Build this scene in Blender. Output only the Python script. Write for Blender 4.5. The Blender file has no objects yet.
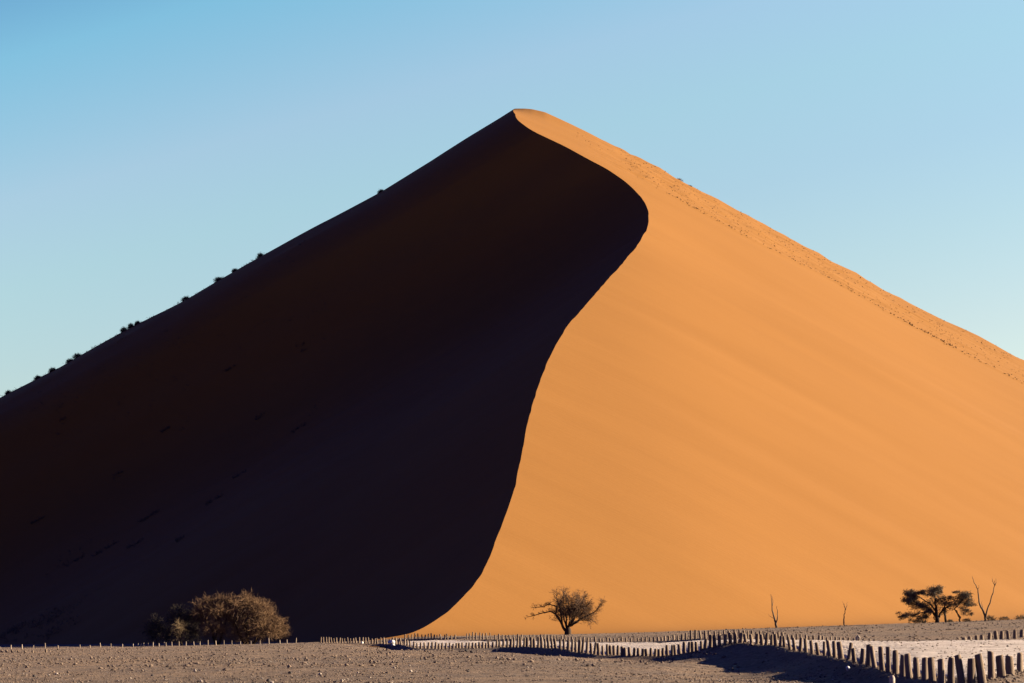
import bpy, math, random
import numpy as np
from mathutils import Vector, Matrix

rnd = random.Random(45)
nrs = np.random.RandomState(45)
SC = bpy.context.scene
COL = SC.collection

# ------------------------------------------------------------------ camera
F = 2500.0
CAM = np.array([0.0, 0.0, 1.65])
PITCH = math.atan(280.5 / F)
ROLL = math.atan(0.0244)
fw = np.array([0, math.cos(PITCH), math.sin(PITCH)])
r0 = np.array([1.0, 0, 0]); u0 = np.array([0, -math.sin(PITCH), math.cos(PITCH)])
upv = u0 * math.cos(ROLL) + r0 * math.sin(ROLL)
rgt = r0 * math.cos(ROLL) - u0 * math.sin(ROLL)

def W(u, v, Y):
    """world point at depth Y seen at picture position u, v (used to survey the site)"""
    d = fw + (u - 512) / F * rgt + (341.5 - v) / F * upv
    return CAM + d * (Y / d[1])

def lin(c):
    return tuple(((x / 255) / 12.92 if x / 255 < 0.04045 else ((x / 255 + 0.055) / 1.055) ** 2.4) for x in c)

# ------------------------------------------------------------------ helpers
def tag(o, label=None, cat=None, group=None, kind=None):
    if label: o['label'] = label
    if cat: o['category'] = cat
    if group: o['group'] = group
    if kind: o['kind'] = kind
    return o

def link(name, me, mat=None, parent=None, loc=None):
    o = bpy.data.objects.new(name, me)
    COL.objects.link(o)
    if mat is not None and me is not None and not me.materials: me.materials.append(mat)
    if parent is not None: o.parent = parent
    if loc is not None: o.location = loc
    return o

def empty(name, loc, rz=0.0):
    o = bpy.data.objects.new(name, None)
    COL.objects.link(o); o.location = loc; o.rotation_euler = (0, 0, rz); o.empty_display_size = 0.3
    return o

class MB:
    def __init__(s): s.v = []; s.f = []
    def tube(s, pts, rads, n=5, cap=True):
        base = len(s.v); m = len(pts)
        up = Vector((0.31, 0.17, 0.93))
        for i, p in enumerate(pts):
            p = Vector(p)
            a = Vector(pts[max(i - 1, 0)]); b = Vector(pts[min(i + 1, m - 1)])
            t = (b - a)
            t = t.normalized() if t.length > 1e-9 else Vector((0, 0, 1))
            x = t.cross(up)
            if x.length < 1e-3: x = t.cross(Vector((1, 0, 0)))
            x.normalize(); y = t.cross(x)
            r = rads[i]
            for k in range(n):
                an = 2 * math.pi * k / n
                s.v.append(p + x * (math.cos(an) * r) + y * (math.sin(an) * r))
        for i in range(m - 1):
            for k in range(n):
                a = base + i * n + k; b = base + i * n + (k + 1) % n
                s.f.append((a, b, b + n, a + n))
        if cap:
            s.f.append(tuple(base + (m - 1) * n + k for k in range(n)))
            s.f.append(tuple(base + k for k in reversed(range(n))))
    def leaf(s, p, size, rr):
        n = Vector((rr.gauss(0, 1), rr.gauss(0, 1), rr.gauss(0, 1)))
        if n.length < 1e-4: n = Vector((0, 0, 1))
        n.normalize()
        a = n.orthogonal().normalized(); b = n.cross(a)
        l = size * rr.uniform(0.7, 1.4); w = size * rr.uniform(0.25, 0.5)
        i = len(s.v); p = Vector(p)
        s.v += [p - a * l * .5, p + b * w * .5 + n * w * .2, p + a * l * .5, p - b * w * .5 + n * w * .2]
        s.f.append((i, i + 1, i + 2, i + 3))
    def mesh(s, name, smooth=True):
        me = bpy.data.meshes.new(name)
        me.from_pydata([tuple(x) for x in s.v], [], s.f)
        if smooth: me.polygons.foreach_set('use_smooth', [True] * len(me.polygons))
        me.update(); return me
    def build(s, name, mat, parent=None, loc=None, smooth=True):
        return link(name, s.mesh(name, smooth), mat, parent, loc)

# value noise (numpy) for relief
def vnoise(x, y, seed):
    xi = np.floor(x).astype(np.int64); yi = np.floor(y).astype(np.int64)
    fx = x - xi; fy = y - yi
    fx = fx * fx * fx * (fx * (fx * 6 - 15) + 10); fy = fy * fy * fy * (fy * (fy * 6 - 15) + 10)
    def h(a, b):
        n = (a * 374761393 + b * 668265263 + seed * 982451653) & 0x7fffffff
        n = ((n ^ (n >> 13)) * 1274126177) & 0x7fffffff
        n = (n ^ (n >> 16)) & 0xffff
        return n / 32767.5 - 1.0
    return ((h(xi, yi) * (1 - fx) + h(xi + 1, yi) * fx) * (1 - fy) + (h(xi, yi + 1) * (1 - fx) + h(xi + 1, yi + 1) * fx) * fy)

# ------------------------------------------------------------------ materials
def newmat(name):
    m = bpy.data.materials.new(name); m.use_nodes = True
    nt = m.node_tree; b = nt.nodes['Principled BSDF']
    b.inputs['Specular IOR Level'].default_value = 0.1
    b.inputs['Roughness'].default_value = 0.95
    return m, nt, b

def N(nt, t, **kw):
    n = nt.nodes.new(t)
    for k, v in kw.items(): setattr(n, k, v)
    return n

def pos(nt, scale=(1, 1, 1), obj=False):
    tc = N(nt, 'ShaderNodeTexCoord') if obj else N(nt, 'ShaderNodeNewGeometry')
    mp = N(nt, 'ShaderNodeMapping')
    mp.inputs['Scale'].default_value = scale
    nt.links.new(tc.outputs['Object' if obj else 'Position'], mp.inputs['Vector'])
    return mp.outputs['Vector']

def noise(nt, vec, scale, detail=4, rough=0.55):
    n = N(nt, 'ShaderNodeTexNoise')
    n.inputs['Scale'].default_value = scale; n.inputs['Detail'].default_value = detail
    n.inputs['Roughness'].default_value = rough
    nt.links.new(vec, n.inputs['Vector'])
    return n.outputs['Fac']

def ramp(nt, fac, stops):
    r = N(nt, 'ShaderNodeValToRGB')
    e = r.color_ramp.elements
    while len(e) < len(stops): e.new(0.5)
    for i, (p, c) in enumerate(stops):
        e[i].position = p; e[i].color = (*c, 1) if len(c) == 3 else c
    nt.links.new(fac, r.inputs['Fac'])
    return r.outputs['Color']

def mix(nt, fac, a, b, mode='MIX'):
    m = N(nt, 'ShaderNodeMix', data_type='RGBA', blend_type=mode)
    if isinstance(fac, (int, float)): m.inputs[0].default_value = fac
    else: nt.links.new(fac, m.inputs[0])
    for i, x in ((6, a), (7, b)):
        if isinstance(x, tuple): m.inputs[i].default_value = (*x, 1)
        else: nt.links.new(x, m.inputs[i])
    return m.outputs[2]

def bump(nt, b, h, strength, dist):
    n = N(nt, 'ShaderNodeBump')
    n.inputs['Strength'].default_value = strength; n.inputs['Distance'].default_value = dist
    nt.links.new(h, n.inputs['Height']); nt.links.new(n.outputs['Normal'], b.inputs['Normal'])

def mat_sand():
    m, nt, b = newmat('dune_sand')
    bands = noise(nt, pos(nt, (0.010, 0.085, 0.02)), 1.0, 6, 0.62)
    blot = noise(nt, pos(nt), 0.018, 3)
    c = ramp(nt, bands, [(0.3, (0.136, 0.0580, 0.0128)), (0.7, (0.170, 0.0755, 0.0185))])
    c2 = ramp(nt, blot, [(0.3, (0.142, 0.0605, 0.0134)), (0.7, (0.165, 0.0730, 0.0182))])
    c = mix(nt, 0.4, c, c2)
    grain = noise(nt, pos(nt), 2.5, 6, 0.7)
    c = mix(nt, 0.35, c, ramp(nt, grain, [(0.3, (0.140, 0.0605, 0.0138)), (0.72, (0.166, 0.0725, 0.0171))]))
    nt.links.new(c, b.inputs['Base Color'])
    rip = noise(nt, pos(nt, (0.25, 1.6, 0.5)), 1.0, 5, 0.6)
    bump(nt, b, rip, 0.16, 0.22)
    return m

def mat_ground():
    m, nt, b = newmat('gravel_plain')
    p = pos(nt)
    big = noise(nt, pos(nt, (0.05, 0.12, 0.1)), 1.0, 5, 0.6)
    c = ramp(nt, big, [(0.38, (0.078, 0.055, 0.044)), (0.5, (0.134, 0.088, 0.060)), (0.60, (0.214, 0.134, 0.080))])
    mid = noise(nt, pos(nt, (0.5, 0.35, 0.5)), 1.0, 6, 0.65)
    c = mix(nt, 0.45, c, ramp(nt, mid, [(0.36, (0.072, 0.052, 0.042)), (0.64, (0.212, 0.138, 0.086))]))
    peb = N(nt, 'ShaderNodeTexVoronoi'); peb.inputs['Scale'].default_value = 5.0
    nt.links.new(p, peb.inputs['Vector'])
    pc = ramp(nt, peb.outputs['Color'], [(0.15, (0.045, 0.04, 0.04)), (0.45, (0.13, 0.097, 0.085)), (0.9, (0.24, 0.18, 0.145))])
    c = mix(nt, 0.40, c, pc)
    nt.links.new(c, b.inputs['Base Color'])
    fine = noise(nt, p, 2.2, 9, 0.72)
    bump(nt, b, fine, 0.9, 0.40)
    return m

def mat_road():
    m, nt, b = newmat('road_gravel')
    a = noise(nt, pos(nt, (0.4, 0.4, 0.4)), 1.0, 6, 0.65)
    c = ramp(nt, a, [(0.38, (0.25, 0.21, 0.195)), (0.62, (0.48, 0.405, 0.37))])
    peb = N(nt, 'ShaderNodeTexVoronoi'); peb.inputs['Scale'].default_value = 4.0
    nt.links.new(pos(nt), peb.inputs['Vector'])
    c = mix(nt, 0.3, c, ramp(nt, peb.outputs['Color'], [(0.1, (0.18, 0.15, 0.135)), (0.6, (0.42, 0.355, 0.32))]))
    nt.links.new(c, b.inputs['Base Color'])
    bump(nt, b, noise(nt, pos(nt), 2.5, 8, 0.75), 0.8, 0.3)
    return m

def mat_wood(name, c0, c1, sc=(9, 9, 1.2)):
    m, nt, b = newmat(name)
    oi = N(nt, 'ShaderNodeObjectInfo')
    g = noise(nt, pos(nt, sc, True), 1.0, 6, 0.65)
    c = ramp(nt, g, [(0.3, c0), (0.7, c1)])
    v = ramp(nt, oi.outputs['Random'], [(0.0, (0.72, 0.70, 0.68)), (1.0, (1.0, 1.0, 1.0))])
    c = mix(nt, 1.0, c, v, 'MULTIPLY')
    nt.links.new(c, b.inputs['Base Color'])
    bump(nt, b, g, 0.6, 0.03)
    return m

def mat_plain(name, c0, c1, scale=3.0, rough=0.9):
    m, nt, b = newmat(name)
    g = noise(nt, pos(nt), scale, 4, 0.6)
    nt.links.new(ramp(nt, g, [(0.3, c0), (0.7, c1)]), b.inputs['Base Color'])
    b.inputs['Roughness'].default_value = rough
    return m

M_SAND = mat_sand(); M_GROUND = mat_ground(); M_ROAD = mat_road()
M_POST = mat_wood('weathered_pole', (0.090, 0.064, 0.048), (0.185, 0.138, 0.106))
M_STAKE = mat_wood('pale_stake', (0.22, 0.17, 0.13), (0.34, 0.27, 0.21))
M_BARK = mat_plain('thorn_bark', (0.020, 0.012, 0.009), (0.042, 0.026, 0.018), 8)
M_TWIG = mat_plain('thorn_twigs', (0.056, 0.033, 0.022), (0.105, 0.063, 0.042), 2)
M_DRY = mat_plain('dry_twigs', (0.085, 0.050, 0.028), (0.15, 0.090, 0.052), 1.2)
M_OLIVE = mat_plain('dry_olive', (0.085, 0.060, 0.034), (0.14, 0.10, 0.06), 2)
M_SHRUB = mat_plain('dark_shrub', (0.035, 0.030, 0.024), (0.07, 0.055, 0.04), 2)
M_LEAF = mat_plain('acacia_leaf', (0.046, 0.036, 0.027), (0.100, 0.072, 0.050), 3)
M_DEAD = mat_plain('dead_wood', (0.045, 0.032, 0.025), (0.085, 0.060, 0.046), 6)
M_TUFT = mat_plain('dune_grass', (0.055, 0.030, 0.014), (0.11, 0.060, 0.028), 1)
M_STONE = mat_plain('plain_stone', (0.060, 0.046, 0.038), (0.170, 0.120, 0.090), 1.1)
M_PALE = mat_plain('pale_stone', (0.17, 0.14, 0.12), (0.30, 0.25, 0.215), 5)
M_WHITE = mat_plain('whitewashed_stone', (0.40, 0.38, 0.37), (0.55, 0.53, 0.51), 4)
M_DARKST = mat_plain('dark_stone', (0.03, 0.026, 0.025), (0.065, 0.054, 0.05), 4)

# ------------------------------------------------------------------ site survey: fence lines, road, relief
FRONT = [  # u, v of the foot, depth, height in px
 (320,642.6,300,5.6),(345,643.0,296,5.4),(380,643.4,290,5.8),(396,644.0,284,6.2),(406,645.6,262,6.6),(414,648.6,240,6.4),(440,649.0,226,6.2),
 (470,648.6,212,5.6),(490,648.0,203,6.6),(505,647.6,196,8.6),(520,647.0,190,10.0),(540,647.4,182,10.6),(565,649.6,172,11.2),(582,652.6,165,12.0),
 (596,656.2,159,11.6),(620,657.2,155,9.2),(645,657.4,154,8.0),(658,657.0,153,8.6),(668,655.8,152,10.6),(690,654.0,147,11.2),(704,651.4,143,11.6),
 (714,647.0,138,14.0),(724,644.4,138,12.6),(740,642.6,138,10.4),(755,643.8,135,10.6),(770,645.6,132,11.4),(786,648.4,127,12.6),(800,651.2,122,14.2),
 (815,653.6,117,14.6),(830,656.0,112,15.2),(846,659.6,106,16.2),(856,662.4,101,17.6),(866,665.6,96,19.8),(876,669.0,90,22.4),(896,673.0,84,23.6),
 (915,678.0,79,24.2),(932,683.0,75,26.0),(950,687.0,71,27.0),(962,688.0,69,31.0),(975,686.5,69,28.5),(986,683.5,69,28.0),(998,679.5,72,24.0),
 (1008,675.5,75,21.5),(1020,672.0,80,17.5),(1040,668.0,90,15.0)]
BACK = [
 (404,638.8,300,5.2),(430,639.0,297,5.2),(460,639.2,293,5.0),(472,639.4,288,7.0),(484,639.4,286,6.4),(500,639.2,284,5.0),(540,639.0,272,4.8),
 (570,640.2,258,4.4),(600,641.6,242,4.2),(640,641.4,224,4.2),(664,640.8,213,4.4),(680,640.2,206,6.6),(692,639.2,201,8.4),(706,638.6,197,8.6),
 (730,638.0,194,7.6),(760,638.4,191,7.0),(790,640.0,187,6.6),(815,641.4,183,6.4),(835,642.2,179,5.4),(852,642.6,175,4.6),(866,642.8,172,3.2),(884,643.0,168,2.2)]
RIGHTROW = [(960,641.4,176,3.4),(974,641.2,177,5.4),(988,641.0,178,7.0),(1000,640.6,179,10.4),(1012,638.8,182,8.6),(1024,637.0,186,8.4),(1040,635,192,8.0)]
ROADBACK = [(404,640.4,296),(430,640.4,293),(460,640.4,289),(500,640.6,280),(540,640.4,268),(570,641.4,254),(600,642.4,238),(640,642.2,220),(664,641.6,209),
 (680,641.2,202),(706,640.2,193),(730,639.4,190),(760,639.6,187),(790,640.8,182),(815,641.8,178),(850,642.0,168),(884,641.8,158),(920,641.4,150),(960,641.0,145),(1040,640.6,142)]
ROADFRONT = [(406,644.6,268),(414,646.4,250),(440,646.4,238),(470,646.0,226),(505,645.4,214),(540,645.6,192),(565,647.6,176),(596,653.0,160),(620,654.2,156),
 (645,654.4,156),(668,653.2,154),(690,651.6,150),(706,648.6,145),(724,643.2,142),(740,641.6,142),(770,644.2,136),(800,649.6,126),(830,654.0,116),(856,659.8,105),
 (876,665.6,94),(896,669.2,88),(932,677.4,79),(962,680.5,74),(986,678.0,74),(1008,671.0,80),(1040,664,95)]
EXTRA = [  # foreground, hollow in front of the bank, plain beyond the road, dune foot
 (0,683,98),(150,683,94),(300,683,88),(450,683,82),(600,683,80),(700,683,80),(760,684,80),(830,687,74),(870,689,73),
 (0,664,165),(150,664,150),(300,662,145),(450,662,135),(560,664,124),(640,667,118),
 (0,654,240),(150,652,235),(300,649,230),(390,651,195),(450,654,178),(520,655,164),
 (560,657.5,148),(600,662,138),(650,663,133),(690,662.5,128),
 (712,662,131),(740,665.6,124.5),(762,669,116),(800,674.2,104),(830,676.2,95.5),(860,679.0,87.5),(890,684.5,80.5),(920,690.5,74.5),(800,681.5,85),(830,683,82),(860,684.5,79),(950,698,69),
 (0,648.2,330),(75,647,335),(150,646.2,335),(300,643.2,335),(370,641.6,335),
 (440,636.6,330),(540,635.0,340),(600,633.6,350),(700,630.6,365),(800,627.2,385),(900,623.8,405),(1024,619.2,430),
 (510,636.2,300),(568,634.8,300),(625,633.6,300),(720,630.3,292),(776,628.0,288),(844,626.2,288),(938,622.8,288),(985,621.0,288),(1015,619.9,288)]
CP = []
for t in (FRONT, BACK, RIGHTROW, ROADBACK, ROADFRONT, EXTRA):
    for q in t:
        CP.append(W(q[0], q[1], q[2]))
CP = np.array(CP)
def key(x, y):
    y = np.clip(y, 62.0, 440.0)
    u = np.clip(F * x / y, -600, 590)
    return u / 60.0, np.log(y) * 12.0
ka, kb = key(CP[:, 0], CP[:, 1]); KC = 0.35
Z0 = -0.25
D = np.sqrt((ka[:, None] - ka[None]) ** 2 + (kb[:, None] - kb[None]) ** 2 + KC * KC)
WT = np.linalg.solve(D + np.eye(len(D)) * -0.02, CP[:, 2] - Z0)
def ground0(x, y):
    x = np.asarray(x, float); y = np.asarray(y, float)
    sh = x.shape; xf = x.ravel(); yf = y.ravel()
    a, b = key(xf, np.maximum(yf, 1.0))
    out = np.zeros(len(xf))
    for i in range(len(ka)):
        out += WT[i] * np.sqrt((a - ka[i]) ** 2 + (b - kb[i]) ** 2 + KC * KC)
    near = np.clip((yf - 25) / 35, 0, 1); near = near * near * (3 - 2 * near)
    far = 1 - np.clip((np.hypot(xf, yf) - 450) / 400, 0, 1)
    out = np.clip(out, -1.8, 2.5) * near * far + Z0
    out = np.where(yf < 66, np.minimum(out, -0.15), out)
    return out.reshape(sh)

RF = np.array([W(*q)[:2] for q in ROADFRONT]); RB = np.array([W(*q)[:2] for q in ROADBACK])
def resample(P, n):
    s = np.concatenate([[0], np.cumsum(np.hypot(*np.diff(P, axis=0).T))])
    t = np.linspace(0, s[-1], n)
    return np.stack([np.interp(t, s, P[:, 0]), np.interp(t, s, P[:, 1])], 1)
NR = 260
RF2 = resample(RF, NR); RB2 = resample(RB, NR)
RPOLY = np.concatenate([RF2[::4], RB2[::-4]])
def inside(px, py, poly):
    c = np.zeros(px.shape, bool); n = len(poly); j = n - 1
    for i in range(n):
        xi, yi = poly[i]; xj, yj = poly[j]
        cond = ((yi > py) != (yj > py)) & (px < (xj - xi) * (py - yi) / (yj - yi + 1e-12) + xi)
        c ^= cond; j = i
    return c
def relief(x, y):
    n = vnoise(x * 0.9, y * 0.9, 3) * 0.022 + vnoise(x * 0.33, y * 0.33, 5) * 0.045 + vnoise(x * 2.1, y * 2.1, 9) * 0.016 + vnoise(x * 0.12, y * 0.2, 12) * 0.05 * (y < 170)
    return n
FL = np.array([W(*q[:3])[:2] for q in FRONT]); BL = np.array([W(*q[:3])[:2] for q in BACK])
FU = np.array([q[0] for q in FRONT], float); BU = np.array([q[0] for q in BACK], float)
RL = np.array([W(*q[:3])[:2] for q in RIGHTROW]); RU = np.array([q[0] for q in RIGHTROW], float)
def dip(x, y, P, PU, hu, hv, fall):
    """the plain is scoured a little lower along the camera side of a post line"""
    best = np.full(x.shape, 1e9); sg = np.zeros(x.shape); uu = np.zeros(x.shape)
    for i in range(len(P) - 1):
        a = P[i]; b = P[i + 1]; d = b - a; L2 = d @ d
        t = np.clip(((x - a[0]) * d[0] + (y - a[1]) * d[1]) / L2, 0, 1)
        dx = x - a[0] - t * d[0]; dy = y - a[1] - t * d[1]
        r = np.hypot(dx, dy); m = r < best
        best = np.where(m, r, best); uu = np.where(m, PU[i] + t * (PU[i + 1] - PU[i]), uu)
        c = d[0] * (y - a[1]) - d[1] * (x - a[0])
        sg = np.where(m, c, sg)
    front = sg < 0
    h = np.interp(uu, hu, hv)
    st = np.clip((best - 0.15) / 0.7, 0, 1); st = st * st * (3 - 2 * st)
    return np.where(front & (best < 40), h * st * np.exp(-np.maximum(best - 0.8, 0) / fall), 0)
def ground(x, y):
    x = np.asarray(x, float); y = np.asarray(y, float)
    z = ground0(x, y) + relief(x, y)
    m = (y > 55) & (y < 330) & (abs(x) < 80)
    if m.any():
        xm = x[m]; ym = y[m]
        z = z.copy()
        z[m] -= dip(xm, ym, FL, FU, [320, 372, 388, 408, 420, 500, 514, 560, 588, 602, 640, 690, 712, 760, 860, 930, 1040],
                    [.05, .12, .5, .5, .12, .06, .38, .42, .46, .10, .06, .05, .12, .14, .2, .2, .2], 3.0)
        z[m] -= dip(xm, ym, BL, BU, [404, 412, 420, 442, 450, 480, 488, 515, 525, 665, 676, 704, 712, 884], [0, 0, .3, .3, 0, 0, .25, .25, .05, .05, .3, .3, .05, .05], 1.5)
        z[m] -= dip(xm, ym, RL, RU, [960, 995, 1005, 1040], [0, 0, .3, .4], 2.0)
    return z
def gz(x, y): return float(ground(np.array([x]), np.array([y]))[0])

def axis(fine):
    out = [fine[0][0]]
    for a, b, st in fine:
        n = max(1, int(round((b - a) / st)))
        out += list(np.linspace(a, b, n + 1)[1:])
    return np.array(out)
def grow_axis(start, step, end, k=1.25):
    o = []; p = start
    while p < end:
        step *= k; p += step; o.append(p)
    return o
gx = axis([(-110, -30, 1.0), (-30, 30, 0.3), (30, 110, 1.0)])
g2 = grow_axis(110, 1.5, 6000)
gx = np.concatenate([-np.array(g2)[::-1], gx, g2])
gy = axis([(40, 170, 0.4), (170, 470, 1.2)])
gy = np.concatenate([-np.array(grow_axis(-40, 2.0, 3000))[::-1], gy, grow_axis(470, 2.0, 7000)])
GX, GY = np.meshgrid(gx, gy)
GZ = ground(GX, GY)
msk = inside(GX, GY, RPOLY)
GZ = GZ - 0.12 * msk

def gridmesh(name, X, Y, Z):
    r, c = X.shape
    me = bpy.data.meshes.new(name)
    me.vertices.add(r * c)
    me.vertices.foreach_set('co', np.stack([X, Y, Z], -1).astype(np.float32).ravel())
    idx = np.arange(r * c).reshape(r, c)
    q = np.stack([idx[:-1, :-1], idx[:-1, 1:], idx[1:, 1:], idx[1:, :-1]], -1).reshape(-1, 4)
    n = len(q)
    me.loops.add(n * 4); me.loops.foreach_set('vertex_index', q.ravel().astype(np.int32))
    me.polygons.add(n); me.polygons.foreach_set('loop_start', (np.arange(n) * 4).astype(np.int32))
    me.polygons.foreach_set('use_smooth', np.ones(n, bool))
    me.update(calc_edges=True); me.validate()
    return me

o = link('ground', gridmesh('ground', GX, GY, GZ), M_GROUND); tag(o, kind='structure')
# road strip on its bank
tt = np.linspace(0, 1, 40)
RX = RF2[:, 0][:, None] * (1 - tt) + RB2[:, 0][:, None] * tt
RY = RF2[:, 1][:, None] * (1 - tt) + RB2[:, 1][:, None] * tt
RZ = ground(RX, RY) + 0.02
RZ[:, 0] -= 0.12; RZ[:, -1] -= 0.12
o = link('road', gridmesh('road', RX, RY, RZ), M_ROAD); tag(o, kind='structure')
# make sure its normals face up
if o.data.polygons[100].normal.z < 0: o.data.flip_normals()

# ------------------------------------------------------------------ the dune
YP = 660.0
SKYR = [(513.5,107.7),(518,107.3),(524,107.1),(532,107.8),(545,110.9),(570,122.5),(600,137.5),(640,157.5),(680,179),(735,208),(810,248),(873,282),(937,316),(1024,359),(1200,452),(1600,660)]
SKYL = [(-800,840),(-200,507),(0,396.5),(60,368),(124,332.5),(185,301),(219,280.5),(260,256.5),(320,223.5),(381,191.5),(430,161.5),(470,136.0),(500,117.5),(513.5,108.8)]
pr = np.array([W(u, v, YP) for u, v in SKYR]); pl = np.array([W(u, v, YP) for u, v in SKYL])
def smooth_interp(x, X, Z, s0, s1):
    xx = np.arange(X[0] - 40, X[-1] + 40, 0.5)
    zz = np.interp(xx, X, Z); zz = np.where(xx < X[0], Z[0] + (X[0] - xx) * s0, zz); zz = np.where(xx > X[-1], Z[-1] - (xx - X[-1]) * s1, zz)
    k = np.exp(-0.5 * (np.arange(-40, 41) * 0.5 / 6.0) ** 2); k /= k.sum()
    zs = np.convolve(np.pad(zz, 40, mode='reflect', reflect_type='odd'), k, 'valid')
    r = np.interp(x, xx, zs)
    r = np.where(x < xx[0], zs[0] + (xx[0] - x) * s0, r)
    return np.where(x > xx[-1], zs[-1] - (x - xx[-1]) * s1, r)
def ZR(x):
    """fan of the lit flank: the right skyline, carried on without the rounding of the very top"""
    return smooth_interp(x, pr[6:, 0], pr[6:, 2], 0.46, 0.5)
def ZTOP(x):
    """how far the rounded top lies under that fan"""
    xs = pr[:9, 0]
    f = np.interp(xs, xs, pr[:9, 2]) - ZR(xs)
    return np.where(x < xs[0], f[0] - (xs[0] - x) * 0.9, np.interp(x, xs, f)) * (x < xs[-1])
dd = np.arange(0, 420, 0.5)
sl = np.interp(dd, [0, 40, 48, 54, 62, 110, 150, 420], [0.31, 0.325, 0.33, 0.39, 0.40, 0.41, 0.465, 0.465])
KK = np.concatenate([[0], np.cumsum(sl[:-1] * 0.5)])
def Kf(d): return np.interp(d, dd, KK)
CREST = [(513.5,108.4),(515,117),(519,121),(524.6,125),(533,130),(543,135),(561,143),(575,150.5),(590,159),(604,166),(617,174),(633,186),(643.5,199),(648.5,209),(649.8,217),(646.5,230),
 (638,243.5),(626,258.5),(606.5,279.5),(590,298),(576,314),(565,328),(556,344),(546,364),(538,385),(532,402),(527,424),(523,440),(518.5,468),(513.5,489),(507.5,508),(501.5,524),(494,545),
 (486,563),(479,576),(470,588),(459,599.5),(446,611),(434,619.5),(421,628),(408,635)]
cp = np.array(CREST, float)
sl_ = np.concatenate([[0], np.cumsum(np.hypot(*np.diff(cp, axis=0).T))])
q_ = np.arange(0, sl_[-1], 1.0)
cp = np.stack([np.interp(q_, sl_, cp[:, 0]), np.interp(q_, sl_, cp[:, 1])], 1)
kg = np.exp(-0.5 * (np.arange(-18, 19) / 6.0) ** 2); kg /= kg.sum()
cp = np.stack([np.convolve(np.pad(cp[:, k], 18, mode='reflect', reflect_type='odd'), kg, 'valid') for k in (0, 1)], 1)
cr = [W(513.5, 108.2, YP)]
for i, (u, v) in enumerate(cp[6::4]):
    ys = np.linspace(300, YP - 1, 3000)
    d = fw + (u - 512) / F * rgt + (341.5 - v) / F * upv
    xs = d[0] / d[1] * ys; zs = CAM[2] + d[2] / d[1] * ys
    df = zs - (ZR(xs) + ZTOP(xs) * np.exp(-(YP - ys) / 7.0) - Kf(YP - ys))
    j = np.where((df[:-1] > 0) & (df[1:] <= 0))[0]
    k = j[-1] if len(j) else int(np.argmin(abs(df)))
    cr.append(W(u, v, ys[k]))
cr = np.array(cr)[::-1]
keep = [0]
for i in range(1, len(cr)):
    if cr[i, 1] > cr[keep[-1], 1] + 0.8: keep.append(i)
cr = cr[keep]
CRY = cr[:, 1]
print('crest y', np.round(cr[:, 1], 0)[::4], 'z', np.round(cr[:, 2], 0)[::4])
def pchip(x, y, xi):
    h = np.diff(x); dl = np.diff(y) / h
    m = np.zeros(len(x)); m[0] = dl[0]; m[-1] = dl[-1]
    for i in range(1, len(x) - 1):
        m[i] = (dl[i - 1] * h[i] + dl[i] * h[i - 1]) / (h[i] + h[i - 1])
    k = np.clip(np.searchsorted(x, xi) - 1, 0, len(x) - 2)
    t = (xi - x[k]) / h[k]
    return (y[k] * (1 + 2 * t) * (1 - t) ** 2 + m[k] * h[k] * t * (1 - t) ** 2 + y[k + 1] * t * t * (3 - 2 * t) + m[k + 1] * h[k] * t * t * (t - 1))
def crest(y):
    y = np.asarray(y, float)
    yi = np.clip(y, CRY[0], CRY[-1])
    x = pchip(CRY, cr[:, 0], yi); z = pchip(CRY, cr[:, 2], yi)
    lo = y < CRY[0]
    x = np.where(lo, cr[0, 0] + (y - CRY[0]) * 1.2, x); z = np.where(lo, cr[0, 2] + (y - CRY[0]) * 0.3, z)
    return x, z
ry = np.concatenate([np.arange(285, YP, 0.9), [YP], YP + np.array([0.7, 1.5, 2.5, 4, 6, 9, 13, 18]), YP + 18 + np.array(grow_axis(0, 3.0, 330, 1.15))])
sp = [0.0]; st = 0.35
while sp[-1] < 520: sp.append(sp[-1] + st); st = min(st * 1.035, 7.0)
sp = np.array(sp); ss = np.concatenate([-sp[:0:-1], sp])
xc, zc = crest(ry)
xc = xc + vnoise(ry * 0.13, ry * 0, 21) * 0.13 * (ry < YP - 3) + vnoise(ry * 0.4, ry * 0, 22) * 0.07 * (ry < YP - 3)
DX = xc[:, None] + ss[None]; DY = np.repeat(ry[:, None], len(ss), 1)
S = np.repeat(ss[None], len(ry), 0); Zc = np.repeat(zc[:, None], len(ss), 1)
back = np.maximum(DY - YP, 0)
bk = 0.55 * (np.sqrt(back ** 2 + 49) - 7)
# lit flank: smooth fan; the crest was surveyed on it
def lit(x, y):
    a = np.abs(YP - y)
    return ZR(x) + ZTOP(x) * np.exp(-a / 7.0) - Kf(np.maximum(YP - y, 0)) - 0.55 * (np.sqrt(np.maximum(y - YP, 0) ** 2 + 49) - 7)
zR = lit(DX, DY)
fix = (zc - lit(xc, ry))[:, None] * np.exp(-np.maximum(S, 0) / 10.0)
fix = np.where(DY <= YP, fix, 0)
zR = zR + fix
hum = np.clip((DY - (YP - 52)) / 6, 0, 1) * np.clip((DX - 18) / 16, 0, 1)
zR = zR + hum * (vnoise(DX * 0.22, DY * 0.35, 31) * 0.34 + vnoise(DX * 0.6, DY * 0.8, 33) * 0.24)
zR = zR + np.exp(-((DY - (YP - 50) + vnoise(DX * 0.05, DX * 0, 35) * 3) / 1.6) ** 2) * np.clip((DX - 30) / 16, 0, 1) * 0.25
zR = zR + np.clip(S / 25, 0, 1) * np.clip((YP - 55 - DY) / 40, 0, 1) * (vnoise(DX * 0.010, DY * 0.05, 41) * 0.5 + vnoise(DX * 0.016, DY * 0.11, 42) * 0.16)
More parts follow.
